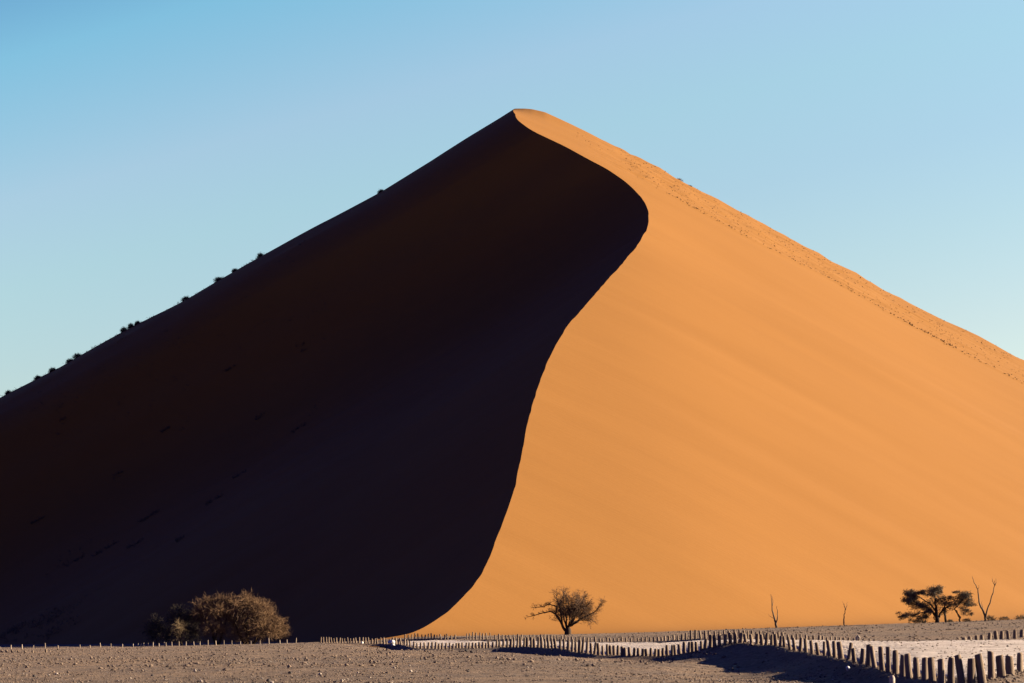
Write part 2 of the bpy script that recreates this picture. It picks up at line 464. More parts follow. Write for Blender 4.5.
# shadowed flank
dropx = pl[-1, 2] - np.interp(pl[-1, 0] - np.maximum(-S, 0), pl[:, 0], pl[:, 2])
Zpk = np.where(DY <= YP, Zc, cr[-1, 2] - bk)
zL = Zpk - dropx
zL = zL + np.clip(-S / 30, 0, 1) * (vnoise(DX * 0.02, DY * 0.05, 51) * 0.5 + vnoise(DX * 0.09, DY * 0.12, 52) * 0.22 * np.clip(-S / 60, 0, 1))
DZ = np.where(S >= 0, zR, zL)
DZ = np.where(S == 0, Zpk, DZ)
G0 = ground0(DX, DY)
w = 0.75
q = (DZ - G0) / w
DZ = G0 + w * np.where(q > 25, q, np.log1p(np.exp(np.minimum(q, 25)))) - 0.28
dm = gridmesh('dune', DX, DY, DZ)
dune = link('dune', dm, M_SAND); tag(dune, kind='structure')
# the knife edge of the crest
nc = len(ss); mid = len(sp) - 1
vi = set(range(mid, mid + nc * int(np.searchsorted(ry, YP) + 1), nc))
ev = np.zeros(len(dm.edges) * 2, np.int32); dm.edges.foreach_get('vertices', ev); ev = ev.reshape(-1, 2)
isc = np.isin(ev, np.array(sorted(vi))).all(1)
at = dm.attributes.new('sharp_edge', 'BOOLEAN', 'EDGE') if 'sharp_edge' not in dm.attributes else dm.attributes['sharp_edge']
at.data.foreach_set('value', isc)

def dune_z(x, y):
    """height of the dune mesh at x, y"""
    i = int(np.clip(np.searchsorted(ry, y), 1, len(ry) - 1)); t = (y - ry[i - 1]) / (ry[i] - ry[i - 1])
    z0 = np.interp(x, DX[i - 1], DZ[i - 1]); z1 = np.interp(x, DX[i], DZ[i])
    return float(z0 * (1 - t) + z1 * t)

def on_dune(u, v):
    """where the sight line through u, v meets the dune (survey)"""
    best = None
    for y in np.arange(310, YP + 0.1, 1.0):
        p = W(u, v, y)
        if dune_z(p[0], y) >= p[2]: return p[0], y, dune_z(p[0], y)
    p = W(u, v, YP); return p[0], YP, dune_z(p[0], YP)

# ------------------------------------------------------------------ posts
def post_mesh(seed, sides=9):
    r_ = random.Random(seed); mb = MB()
    n = 7; ang = [r_.uniform(0.86, 1.12) for _ in range(sides)]
    bx = r_.uniform(-.03, .03); by = r_.uniform(-.03, .03)
    cut = (r_.uniform(-.25, .25), r_.uniform(-.25, .25))
    for i in range(n):
        t = i / (n - 1); z = -0.16 + t * 1.16
        rr = (1.08 - 0.16 * t) * (0.9 if i == n - 1 else 1) * r_.uniform(0.97, 1.03)
        for k in range(sides):
            a = 2 * math.pi * k / sides
            x = math.cos(a) * rr * ang[k]; y = math.sin(a) * rr * ang[k]
            zz = z + (cut[0] * x + cut[1] * y) * 0.16 * (1 if i >= n - 2 else 0)
            mb.v.append(Vector((x + bx * math.sin(t * 3) * 4, y + by * math.sin(t * 2.5) * 4, zz)))
    for i in range(n - 1):
        for k in range(sides):
            a = i * sides + k; b = i * sides + (k + 1) % sides
            mb.f.append((a, b, b + sides, a + sides))
    mb.f.append(tuple((n - 1) * sides + k for k in range(sides)))
    me = mb.mesh('wooden_post'); me.materials.append(M_POST)
    return me
POSTS = [post_mesh(s) for s in range(10)]
protos = {}
def place_post(x, y, h, dia, label, group, lean=0.068, name='wooden_post', mat_mesh=None):
    me = mat_mesh or rnd.choice(POSTS)
    o = bpy.data.objects.new(name, me); COL.objects.link(o)
    o.location = (x, y, gz(x, y) - 0.01)
    o.scale = (dia / 2, dia / 2, h)
    o.rotation_euler = (rnd.gauss(0, lean), rnd.gauss(0, lean), rnd.uniform(0, 6.28))
    tag(o, label, 'post', group)
    return o
def walk(line, spacing, u_from, u_to):
    L = np.array(line); u = u_from; out = []
    while u < u_to:
        v, Y, h = (float(np.interp(u, L[:, 0], L[:, i])) for i in (1, 2, 3))
        out.append((u, v, Y, h))
        u += float(spacing(u)) * rnd.uniform(0.8, 1.2)
    return out
ORD = ['', 'first', 'second', 'third', 'fourth', 'fifth', 'sixth', 'seventh', 'eighth', 'ninth', 'tenth', 'eleventh', 'twelfth', 'thirteenth', 'fourteenth',
       'fifteenth', 'sixteenth', 'seventeenth', 'eighteenth', 'nineteenth', 'twentieth', 'twenty first', 'twenty second', 'twenty third', 'twenty fourth', 'twenty fifth']
fr = walk(FRONT, lambda u: np.interp(u, [320, 408, 412, 505, 590, 700, 716, 800, 870, 900, 940, 1040], [3.0, 3.0, 3.3, 3.5, 3.9, 4.2, 4.8, 5.1, 6.7, 7.3, 9.4, 10]), 320.5, 1032)
near = [p for p in fr if p[0] >= 868]
bank = [p for p in fr if 716 <= p[0] < 868]
SEG = [(320, 366, 'small pale lit post at the left half of the far left post row'),
       (366, 409, 'small pale lit post at the right half of the far left post row'),
       (409, 455, 'short post where the front row starts before the pale road, left half'),
       (455, 507, 'short post in front of the pale road left of the bare thorn tree'),
       (507, 545, 'dark post with lit edge left of the bare thorn tree, front row'),
       (545, 592, 'dark post in the front row directly below the bare thorn tree'),
       (592, 645, 'dark post in the lowest dip of the front row before the pale road'),
       (645, 716, 'dark post on the rise of the front row left of the shaded bank')]
def dia_for(u, Y):
    return float(np.interp(u, [320, 500, 600, 720, 870, 960, 1024], [0.20, 0.20, 0.21, 0.205, 0.20, 0.225, 0.225])) * rnd.uniform(0.85, 1.15)
for i, (u, v, Y, h) in enumerate(fr):
    p = W(u, v, Y)
    if u >= 868:
        k = len(near) - 1 - near.index((u, v, Y, h)) + 1
        inview = [q_ for q_ in near if q_[0] <= 1022]
        if (u, v, Y, h) in inview:
            k = len(inview) - inview.index((u, v, Y, h))
            lab = 'large weathered post of the nearest row, %s from the right edge of the picture' % ORD[k] if k > 1 else 'large weathered post of the nearest row, closest to the right edge of the picture'
        else:
            lab = 'weathered post of the nearest row cut off at the right edge of the picture'
        grp = 'large posts of the nearest row'
    elif u >= 716:
        k = bank.index((u, v, Y, h)) + 1
        lab = 'post above the dark shaded bank, %s from the left end of the bank' % ORD[min(k, 25)] if k < 25 else 'post above the dark shaded bank near its right end'
        if k > 25: lab = 'post above the dark shaded bank, last ones at its right end'
        grp = 'posts above the shaded bank'
    else:
        for a, b, l in SEG:
            if a <= u < b: lab = l
        grp = 'front row of wooden posts'
    place_post(p[0], p[1], h * Y / F * rnd.uniform(0.84, 1.08), dia_for(u, Y), lab, grp + ('' if u >= 716 else ', ' + lab[-28:]) if u < 716 else grp)
bk_ = walk(BACK, lambda u: np.interp(u, [404, 500, 600, 680, 690, 730, 740, 820, 840, 890], [3.3, 3.7, 3.9, 4.2, 5.2, 4.8, 4.2, 4.4, 5, 5.5]), 405, 888)
SEGB = [(400, 462, 'tiny post of the back row at the left end of the pale road'),
        (462, 486, 'taller post in the back row between road and lit dune foot'),
        (486, 552, 'tiny post of the back row left of the bare thorn tree'),
        (552, 620, 'tiny post of the back row beneath or just right of the bare thorn tree'),
        (620, 676, 'tiny dark post of the back row behind the pale road patch'),
        (676, 730, 'taller dark post where back row climbs towards the shaded bank'),
        (730, 800, 'post of the back row behind the bank left of the single dead tree snag'),
        (800, 845, 'dark post of the back row behind the bank right of the single snag'),
        (845, 900, 'post of the back row sinking out of sight behind the pale road')]
for u, v, Y, h in bk_:
    if 456 < u < 465: continue
    p = W(u, v, Y)
    for a, b, l in SEGB:
        if a <= u < b: lab = l
    place_post(p[0], p[1] + 0.3, h * Y / F * rnd.uniform(0.8, 1.15), rnd.uniform(0.14, 0.22), lab, 'back row, ' + lab[-30:])
rr_ = walk(RIGHTROW, lambda u: 6.2, 959, 1036)
vis = [q_ for q_ in rr_ if q_[0] < 1023]
for q_ in rr_:
    u, v, Y, h = q_
    p = W(u, v, Y)
    if q_ in vis:
        k = vis.index(q_) + 1
        lab = 'post of the far right row behind the road, %s from its left end' % ORD[k]
    else: lab = 'post of the far right row cut off at the right picture edge'
    place_post(p[0], p[1] + 0.3, h * Y / F * rnd.uniform(0.9, 1.1), rnd.uniform(0.24, 0.32), lab, 'far right row of posts')

# pale stakes along the left track
stake = post_mesh(77, 6); stake.materials.clear(); stake.materials.append(M_STAKE); stake.name = 'pale_stake'
SU = [(0.5, 2.5), (11, 4), (22, 4.4), (33.6, 3.4), (45, 5.2), (58, 3.0), (80, 3.2), (90, 2.8), (100.5, 5.2), (111, 4.4), (122.5, 3.6), (133, 3.6), (138, 3.6), (141, 3), (144, 4), (148, 3.6), (153, 4.2), (159, 3.4),
      (164.5, 4.4), (166, 4), (172, 4.4), (179, 4.6), (186, 4.4), (194, 4.2), (200, 4.4), (208, 5.2), (216, 4.6), (224, 5), (232, 4.2), (240.5, 3.6), (251, 4), (260, 4.2), (269, 6), (280, 3.6), (287, 4), (296, 5)]
SV = lambda u: np.interp(u, [0, 60, 110, 150, 216, 250, 300], [647.6, 646.6, 646.2, 646.6, 645.0, 643.9, 643.0])
for i, (u, h) in enumerate(SU):
    p = W(u, SV(u), 312)
    if u < 60: lab = 'pale thin stake at the far left edge of the gravel plain' if i else 'pale thin stake cut by the left picture edge'
    elif u < 130: lab = 'pale thin stake on the plain left of the shaded shrubs'
    elif u < 190: lab = 'pale thin stake in front of the shaded dark shrubs'
    elif u < 240: lab = 'pale thin stake in front of the left half of the dry trees'
    else: lab = 'pale thin stake in front of or right of the big dry tree'
    tall = {45: 'taller pale stake at far left, third tallest on the plain', 100.5: 'tallest pale stake on the plain left of the shaded shrubs', 269: 'tallest pale stake in front of the big sunlit dry tree', 296: 'last pale stake standing alone right of the big dry tree'}
    lab = tall.get(u, lab)
    place_post(p[0], p[1], h * 312 / F, rnd.uniform(0.09, 0.14), lab, 'pale stakes, ' + lab[-24:], 0.04, 'thin_stake', stake)
for i, u in enumerate((1.5, 6.5, 12, 18, 25, 32.5, 46)):
    p = W(u, 652.4 - u * 0.03, 250)
    place_post(p[0], p[1], rnd.uniform(0.24, 0.36), 0.22, 'stubby reddish stump, %s from the left picture edge, on the open plain' % ORD[i + 1], 'stumps at the far left', 0.05, 'wooden_stump')

# ------------------------------------------------------------------ rocks
def rock_mesh(seed, flat=0.7):
    r_ = random.Random(seed)
    import bmesh
    bm = bmesh.new(); bmesh.ops.create_icosphere(bm, subdivisions=2, radius=0.5)
    ax = [Vector((r_.gauss(0, 1), r_.gauss(0, 1), r_.gauss(0, 1))).normalized() for _ in range(7)]
    of = [r_.uniform(0.28, 0.46) for _ in ax]
    for v in bm.verts:
        for a, o_ in zip(ax, of):
            d = v.co.dot(a)
            if d > o_: v.co -= a * (d - o_)
        v.co.z *= flat
    me = bpy.data.meshes.new('rock'); bm.to_mesh(me); bm.free()
    return me
ROCKS = [  # u, v centre, depth, size m, material, flat, label
 (848, 674.3, 97, 0.155, M_WHITE, 1.2, 'small white painted rock in the shade below the bank'),
 (393, 647.0, 246, 0.42, M_WHITE, 0.6, 'small white rock in the dark shadow below the white heap'),
 (362, 644.6, 288, 0.32, M_WHITE, 1.0, 'tiny white rock in front of the far left post row'),
 (342, 681.8, 86, 0.10, M_PALE, 1.3, 'pale upright pebble at the bottom edge left of centre'),
 (268.5, 682, 91, 0.20, M_DARKST, 0.9, 'dark boulder at the bottom edge below the big dry tree'),
 (272, 683, 90.5, 0.12, M_PALE, 1.0, 'pale boulder at the bottom edge touching a dark boulder'),
 (394, 668, 112, 0.13, M_PALE, 0.8, 'pale pinkish stone alone on the plain left of centre'),
 (411, 671.5, 106, 0.13, M_PALE, 0.9, 'pale stone right of the pinkish stone on the plain'),
 (468, 671.5, 102, 0.12, M_DARKST, 0.8, 'dark stone on the plain below the road bend'),
 (466.5, 650.8, 205, 0.36, M_DARKST, 0.6, 'left of two dark rocks just below the front post row'),
 (471.5, 652, 196, 0.30, M_DARKST, 0.6, 'right of two dark rocks just below the front post row'),
 (56.5, 674.5, 118, 0.16, M_PALE, 0.8, 'yellowish pale stone among the pebbles at bottom left'),
 (195, 671.5, 118, 0.13, M_PALE, 1.3, 'upright pale stone on the plain below the dark shrubs'),
 (201, 681.6, 94, 0.11, M_PALE, 1.0, 'pale stone at the bottom edge below the dry trees'),
 (290, 673.5, 109, 0.16, M_DARKST, 0.8, 'dark stone on the plain below the right edge of the dry tree'),
 (320, 674.5, 104, 0.12, M_PALE, 0.9, 'yellowish stone on the plain below the left end of the post row'),
 (152, 675.6, 110, 0.14, M_DARKST, 0.8, 'dark stone among pebbles below the shaded shrubs'),
 (34, 676.6, 113, 0.15, M_DARKST, 0.8, 'dark stone among pebbles at far bottom left'),
 (828.5, 652.2, 113.5, 0.24, M_PALE, 1.0, 'pale rock wedged between posts above the shaded bank, middle one'),
 (741, 638.5, 139, 0.34, M_PALE, 1.0, 'pale rock between posts at the left end of the shaded bank'),
]
for i, (u, v, Y, s, m, fl, lab) in enumerate(ROCKS):
    p = W(u, v, Y); me = rock_mesh(200 + i, fl); me.materials.append(m)
    o = bpy.data.objects.new('rock', me); COL.objects.link(o)
    # solve the depth at which the sight line meets the ground
    yb = Y
    for y in np.arange(62, 330, 0.5):
        q_ = W(u, v + s * 0.2 * F / y, y)
        if gz(q_[0], y) >= q_[2]: yb = y; break
    if v < 660 and u > 600: yb = Y
    q_ = W(u, v, yb)
    o.location = (q_[0], yb, gz(q_[0], yb) + s * fl * 0.30)
    if 'white' in lab: o.location.z += 0.16
    sc = s * yb / Y * 1.1
    o.scale = (sc, sc, sc); o.rotation_euler = (0, 0, rnd.uniform(0, 6))
    tag(o, lab, 'rock')
# pale bollard in the foreground
p = W(891.5, 675.2, 71); hb = p[2] - gz(p[0], p[1])
mb = MB(); mb.tube([(0, 0, -0.15), (0, 0, hb * 0.5), (0.01, 0, hb * 0.88), (0.015, 0, hb)], [0.095, 0.09, 0.088, 0.05], 10)
o = mb.build('bollard', M_PALE, None, (p[0], p[1], gz(p[0], p[1])))
tag(o, 'pale round topped bollard at the bottom edge in front of the nearest post row', 'bollard')
# white heap by the road bend, pale marker by the back row
me = rock_mesh(300, 0.9); me.materials.append(M_WHITE); p = W(391.5, 641.3, 284)
o = bpy.data.objects.new('stone_heap', me); COL.objects.link(o); o.location = (p[0], p[1], p[2] - 0.12); o.scale = (1.0, 0.8, 0.66)
tag(o, 'white conical stone heap at the right end of the far left post row', 'heap')
mb = MB(); mb.tube([(0, 0, -0.1), (0, 0, 0.35), (0.06, 0, 0.5), (0.2, 0, 0.35), (0.2, 0, 0.2)], [0.07, 0.075, 0.09, 0.07, 0.05], 8)
p = W(857, 641.6, 173); o = mb.build('bent_post', M_PALE, None, (p[0], p[1] + 0.2, gz(p[0], p[1]) - 0.02))
tag(o, 'pale bent post standing among the dark back row posts', 'post')

# gravel: nobody could count it
base = []
for s in range(6):
    r_ = random.Random(900 + s)
    vs = [Vector((r_.uniform(.8, 1.1) * x, r_.uniform(.7, 1.1) * y, r_.uniform(.5, .9) * z)) * 0.5 for x, y, z in ((1, 0, 0), (-1, 0, 0), (0, 1, 0), (0, -1, 0), (0, 0, 1), (0, 0, -.6), (.6, .6, .5), (-.6, .5, .5), (.5, -.6, .5), (-.6, -.6, .5))]
    base.append(vs)
import bmesh
hulls = []
for vs in base:
    bm = bmesh.new(); [bm.verts.new(v) for v in vs]
    bmesh.ops.convex_hull(bm, input=bm.verts); bm.verts.ensure_lookup_table()
    bm.verts.index_update()
    hulls.append((np.array([v.co[:] for v in bm.verts]), [tuple(v.index for v in f.verts) for f in bm.faces])); bm.free()
def gravel(name, n, ylo, yhi, smin, smax, mat, seed, pw=1.0, road=False):
    R = np.random.RandomState(seed)
    Y = ylo * (yhi / ylo) ** (R.rand(n) ** pw); U = R.uniform(-560, 560, n)
    X = U * Y / F
    dens = vnoise(X * 0.12, Y * 0.07, 61) + 0.6 * vnoise(X * 0.5, Y * 0.3, 62)
    ok = (dens > R.uniform(-1.1, 0.5, n)) & (inside(X, Y, RPOLY) == road)
    X = X[ok]; Y = Y[ok]; Z = ground(X, Y)
    s = smin * (smax / smin) ** (R.rand(len(X)) ** 2.4)
    V = []; Fc = []; b = 0
    for i in range(len(X)):
        hv, hf = hulls[i % len(hulls)]
        a = R.rand() * 6.28; c, sn = math.cos(a), math.sin(a)
        P = hv * s[i] * (1 + 0.3 * R.rand(3))
        V.append(np.stack([P[:, 0] * c - P[:, 1] * sn + X[i], P[:, 0] * sn + P[:, 1] * c + Y[i], P[:, 2] + Z[i] + s[i] * 0.12], 1))
        Fc += [tuple(k + b for k in f) for f in hf]; b += len(hv)
    me = bpy.data.meshes.new(name); me.from_pydata(np.concatenate(V).tolist(), [], Fc); me.update()
    return tag(link(name, me, mat), kind='stuff')
o = gravel('gravel', 60000, 62, 170, 0.025, 0.115, M_STONE, 11, 1.3)
tag(o, 'grey brown pebbles strewn over the foreground plain', 'gravel')
o = gravel('pale_gravel', 3000, 62, 180, 0.03, 0.12, M_PALE, 12, 1.2)
tag(o, 'scattered pale pebbles over the foreground plain', 'gravel')
o = gravel('dark_gravel', 3500, 62, 150, 0.03, 0.13, M_DARKST, 13, 1.2)
tag(o, 'scattered dark pebbles over the foreground plain', 'gravel')

o = gravel('far_gravel', 14000, 120, 300, 0.07, 0.26, M_STONE, 14, 0.9)
tag(o, 'coarse gravel on the plain beyond the post rows', 'gravel')
o = gravel('road_stones', 20000, 66, 290, 0.04, 0.13, M_STONE, 15, 1.0, True)
tag(o, 'small stones lying on the pale gravel road', 'gravel')

# ------------------------------------------------------------------ trees
def jit(d, a, r_):
    v = Vector(d) + Vector((r_.gauss(0, a), r_.gauss(0, a), r_.gauss(0, a)))
    return v.normalized()

def twigs(mb, p, d, L, r, lvl, r_, spread=0.75, droop=0.0, n3=4):
    pts = [Vector(p)]; dd_ = Vector(d).normalized(); segs = 3 if lvl > 0 else 2
    for i in range(segs):
        dd_ = jit(dd_, 0.22, r_); dd_.z -= droop * (i + 1); dd_.normalize()
        pts.append(pts[-1] + dd_ * (L / segs))
    rads = [r * (1 - 0.75 * i / segs) for i in range(segs + 1)]
    mb.tube(pts, rads, 3 if r < 0.03 else 5, cap=False)
    if lvl > 0:
        for k in range(n3):
            t = r_.uniform(0.25, 1.0) * segs; i = min(int(t), segs - 1); f = t - i
            q_ = pts[i].lerp(pts[i + 1], f)
            dn = jit(pts[i + 1] - pts[i], 0.0, r_)
            dn = (dn + Vector((r_.gauss(0, spread), r_.gauss(0, spread), r_.gauss(0.05, spread * 0.8)))).normalized()
            twigs(mb, q_, dn, L * r_.uniform(0.5, 0.75), max(r * 0.6, 0.012), lvl - 1, r_, spread, droop, n3)

def limb_path(pts, r_, wob=0.04):
    out = [Vector(pts[0])]
    for a, b in zip(pts[:-1], pts[1:]):
        a = Vector(a); b = Vector(b)
        for k in (1, 2, 3):
            q_ = a.lerp(b, k / 3)
            if k < 3: q_ += Vector((r_.gauss(0, wob), r_.gauss(0, wob), r_.gauss(0, wob)))
            out.append(q_)
    return out

def local(px, py, ox, oy, sc, mpp):
    """crop pixels -> metres right / up from the tree's foot"""
    return ((px - ox) / sc * mpp, (oy - py) / sc * mpp)

# --- bare thorn tree in front of the lit face
def thorn_tree():
    r_ = random.Random(7); Y = 300.0
    p = W(568, 634.2, Y); z = gz(p[0], p[1]) - 0.05
    root = empty('thorn_tree', (p[0], p[1], z))
    tag(root, 'bare brown thorn tree with a long limb reaching left, before the sunlit dune', 'tree')
    mpp = Y / F; T = MB(); C = MB()
    def L(px, py, dy=0.0):
        a, b = local(px, py, 503, 462, 8.533, mpp); return Vector((a * 0.97, dy, b * 0.95))
    T.tube(limb_path([L(503, 478), L(503, 430), L(503, 392)], r_, 0.02), [0.54, 0.46, 0.42, 0.40, 0.38, 0.34, 0.26], 10)
    limbs = [
     ([L(480, 420), L(440, 335, -.2), L(400, 270, -.4), L(350, 246, -.5), L(260, 264, -.6), L(165, 290, -.6)], .17, .03, 9),
     ([L(400, 270, -.4), L(408, 205, -.2), L(352, 182, 0), L(295, 205, .1), L(215, 212, .2)], .11, .02, 8),
     ([L(470, 400), L(452, 320, .3), L(440, 235, .5), L(420, 150, .6), L(405, 95, .7)], .13, .02, 9),
     ([L(500, 395), L(492, 300, -.4), L(470, 200, -.8), L(470, 95, -1.0)], .13, .02, 10),
     ([L(510, 395), L(522, 300, .4), L(515, 190, .9), L(495, 85, 1.2)], .13, .02, 10),
     ([L(525, 385), L(545, 300, -.3), L(575, 200, -.8), L(590, 105, -1.1)], .13, .02, 10),
     ([L(530, 380), L(560, 310, .6), L(620, 215, 1.2), L(650, 130, 1.6)], .12, .02, 10),
     ([L(535, 375), L(600, 332, -.1), L(680, 292, -.2), L(745, 255, -.3), L(800, 185, -.3)], .15, .025, 11),
     ([L(600, 332, -.1), L(640, 255, -.5), L(690, 180, -.9)], .10, .02, 9),
     ([L(530, 370), L(560, 320, -1.0), L(580, 240, -1.9), L(600, 190, -2.4)], .11, .02, 9),
     ([L(490, 390), L(470, 300, 1.0), L(450, 220, 2.0), L(440, 170, 2.5)], .11, .02, 9),
     ([L(545, 350), L(600, 330, .6), L(660, 330, 1.0), L(700, 345, 1.2)], .08, .015, 8),
    ]
    for pts, ra, rb, nb in limbs:
        path = limb_path(pts, r_); m = len(path)
        T.tube(path, [ra + (rb - ra) * i / (m - 1) for i in range(m)], 6)
        for k in range(int(nb * 2.4)):
            t = r_.uniform(0.33, 1.0) * (m - 1); i = min(int(t), m - 2); q_ = path[i].lerp(path[i + 1], t - i)
            cen = L(520, 330)
            out = (q_ - cen); out.z += 0.4; out = out.normalized() if out.length > .01 else Vector((0, 0, 1))
            left = pts[-1].x < L(330, 0).x
            d = (out * 0.7 + (path[i + 1] - path[i]).normalized() * 0.5 + Vector((r_.gauss(0, .45), r_.gauss(0, .45), r_.gauss(0.1, .45))))
            twigs(C, q_, d, r_.uniform(0.45, 0.85) * (0.62 if left else 1), 0.026, 2, r_, 0.7, 0, 4)
    for k in range(560):
        a = r_.uniform(0, 6.28); b = math.asin(r_.uniform(-0.35, 1)); t = r_.random() ** 0.5
        q_ = L(560 + math.cos(a) * math.cos(b) * t * 185, 275 - math.sin(b) * t * 170, math.sin(a) * math.cos(b) * t * 1.9)
        d = q_ - L(515, 380); d.normalize()
        twigs(C, q_ - d * 0.3, d + Vector((r_.gauss(0, .4), r_.gauss(0, .4), r_.gauss(0, .4))), r_.uniform(.45, .8), 0.017, 2, r_, .75, 0, 3)
    T.build('trunk', M_BARK, root); C.build('crown', M_TWIG, root, smooth=False)
thorn_tree()

# --- acacia at the right
def acacia():
    r_ = random.Random(12); Y = 288.0
    p = W(938, 622.6, Y); z = gz(p[0], p[1]) - 0.1
    root = empty('acacia_tree', (p[0], p[1], z))
    tag(root, 'spreading dark acacia with ragged leaf clumps and drooping low branches at right', 'tree')
    mpp = Y / F; T = MB(); C = MB()
    def L(px, py, dy=0.0):
        a, b = local(px, py, 365, 436, 7.64, mpp); return Vector((a, dy, b))
    def limb(pts, ra, rb):
        path = limb_path(pts, r_, 0.05); m = len(path)
        T.tube(path, [ra + (rb - ra) * i / (m - 1) for i in range(m)], 7); return path
    limb([L(365, 446), L(362, 400), L(355, 345), L(350, 290), L(345, 200)], .30, .05)
    limb([L(360, 400), L(330, 350), L(270, 310, -.2), L(190, 270, -.3), L(160, 210, -.3)], .16, .04)
    limb([L(355, 350), L(320, 290, .5), L(250, 240, .8), L(180, 200, .8)], .12, .03)
    limb([L(375, 390), L(410, 330, .2), L(440, 270, .4), L(470, 250, .4)], .14, .03)
    limb([L(430, 440, .5), L(428, 400, .5), L(420, 340, .4), L(450, 310, .3), L(530, 290, .2), L(580, 230, .2)], .16, .03)
    limb([L(528, 428, -.3), L(522, 380, -.3), L(490, 330, -.2), L(560, 260, -.3), L(590, 215, -.3)], .10, .03)
    limb([L(528, 400, -.3), L(510, 345, -.2), L(440, 318, 0)], .07, .04)
    limb([L(330, 345), L(260, 350, -.5), L(170, 375, -.8), L(85, 372, -1)], .10, .02)
    limb([L(300, 335), L(230, 370, -.3), L(180, 420, -.4)], .06, .015)
    limb([L(270, 345), L(255, 380, .4), L(235, 425, .5)], .05, .015)
    limb([L(320, 360, .2), L(290, 385, .6), L(268, 425, .7)], .05, .015)
    limb([L(230, 340, -.3), L(170, 385, -.5), L(140, 415, -.6)], .05, .015)
    clumps = [ # x, y, half width, half height, depth offset, leaves
     (165, 205, 42, 26, -.2, 900), (140, 252, 42, 30, -.2, 900), (190, 255, 50, 38, .3, 1000), (250, 300, 55, 36, -.3, 1200), (215, 235, 45, 24, .7, 600),
     (255, 205, 40, 18, .5, 550), (345, 180, 52, 24, 0, 1100), (385, 190, 32, 28, .4, 600), (320, 215, 40, 22, -.6, 450), (345, 270, 50, 42, .4, 520), (300, 335, 40, 28, -.2, 520), (280, 380, 28, 26, .2, 260),
     (435, 250, 40, 18, .2, 600), (420, 290, 45, 28, .3, 480), (470, 300, 45, 26, -.2, 420), (510, 205, 30, 12, -.2, 160), (555, 225, 48, 26, .2, 800), (590, 250, 38, 34, -.3, 700), (535, 275, 48, 30, .3, 700), (600, 300, 42, 24, .1, 560),
     (580, 340, 40, 26, -.2, 420), (620, 370, 24, 14, .1, 160), (100, 370, 42, 18, -1, 520), (75, 378, 22, 10, -1, 160), (170, 372, 40, 20, -.7, 260), (230, 385, 40, 22, -.2, 260),
     (180, 415, 24, 16, -.4, 110), (235, 420, 18, 16, .5, 90), (270, 420, 16, 14, .6, 90), (350, 380, 22, 30, .1, 160), (430, 350, 24, 26, .4, 160), (145, 405, 16, 12, -.6, 60)]
    for x, y, hw, hh, dy, n in clumps:
        c = L(x, y, dy * 1.6); hw = hw / 7.64 * mpp; hh = hh / 7.64 * mpp
        subs = [Vector((r_.gauss(0, .5) * hw, r_.gauss(0, .5) * hw * 1.1, r_.gauss(0, .5) * hh)) for _ in range(9)]
        for k in range(int(n * 1.1)):
            s_ = r_.choice(subs)
            q_ = c + s_ + Vector((r_.gauss(0, .30) * hw, r_.gauss(0, .34) * hw, r_.gauss(0, .36) * hh))
            C.leaf(q_, 0.17, r_)
        for k in range(10):
            q_ = c + Vector((r_.gauss(0, .3) * hw, r_.gauss(0, .3) * hw, -hh * .4))
            twigs(C, q_, (r_.gauss(0, .6), r_.gauss(0, .6), r_.uniform(-.1, .8)), hw * .9, 0.02, 1, r_, 0.6, 0, 3)
    T.build('trunk', M_BARK, root); C.build('crown', M_LEAF, root, smooth=False)
acacia()

# --- dead snags
def snag(label, u, v, Y, ox, oy, sc, branches, seed):
    r_ = random.Random(seed); p = W(u, v, Y); z = gz(p[0], p[1]) - 0.1
    root = empty('dead_tree', (p[0], p[1], z)); tag(root, label, 'dead tree')
    T = MB(); C = MB(); mpp = Y / F
    for i, (pts, ra, rb) in enumerate(branches):
        P = [Vector((local(a, b, ox, oy, sc, mpp)[0], dy, local(a, b, ox, oy, sc, mpp)[1] + 0.1)) for a, b, dy in pts]
        path = limb_path(P, r_, 0.03); m = len(path)
        (T if ra > 0.085 else C).tube(path, [0.62 * (ra + (rb - ra) * k / (m - 1)) for k in range(m)], 7)
    T.build('trunk', M_DEAD, root)
    if C.v: C.build('branch', M_DEAD, root)
snag('single dead tree snag forked in two thin stems, behind the shaded bank', 776, 627.6, 288, 596, 290, 5.12,
     [([(598, 296, 0), (595, 262, 0), (588, 235, 0), (580, 205, .1), (580, 165, .1), (576, 118, .1)], .24, .03),
      ([(597, 270, 0), (604, 240, -.2), (606, 210, -.2), (603, 180, -.2)], .13, .03),
      ([(580, 185, .1), (586, 150, .2), (582, 128, .2)], .07, .02), ([(590, 245, 0), (570, 232, .2), (560, 218, .3)], .05, .015)], 1)
snag('smallest dead snag, thin and alone between forked snag and acacia', 844, 625.8, 288, 936, 280, 5.12,
     [([(936, 288, 0), (936, 260, 0), (938, 240, 0), (944, 215, 0), (946, 190, .1), (940, 165, .1)], .16, .03),
      ([(945, 200, 0), (952, 182, -.1), (958, 160, -.1)], .07, .02), ([(946, 185, .1), (934, 155, .2)], .04, .015)], 2)
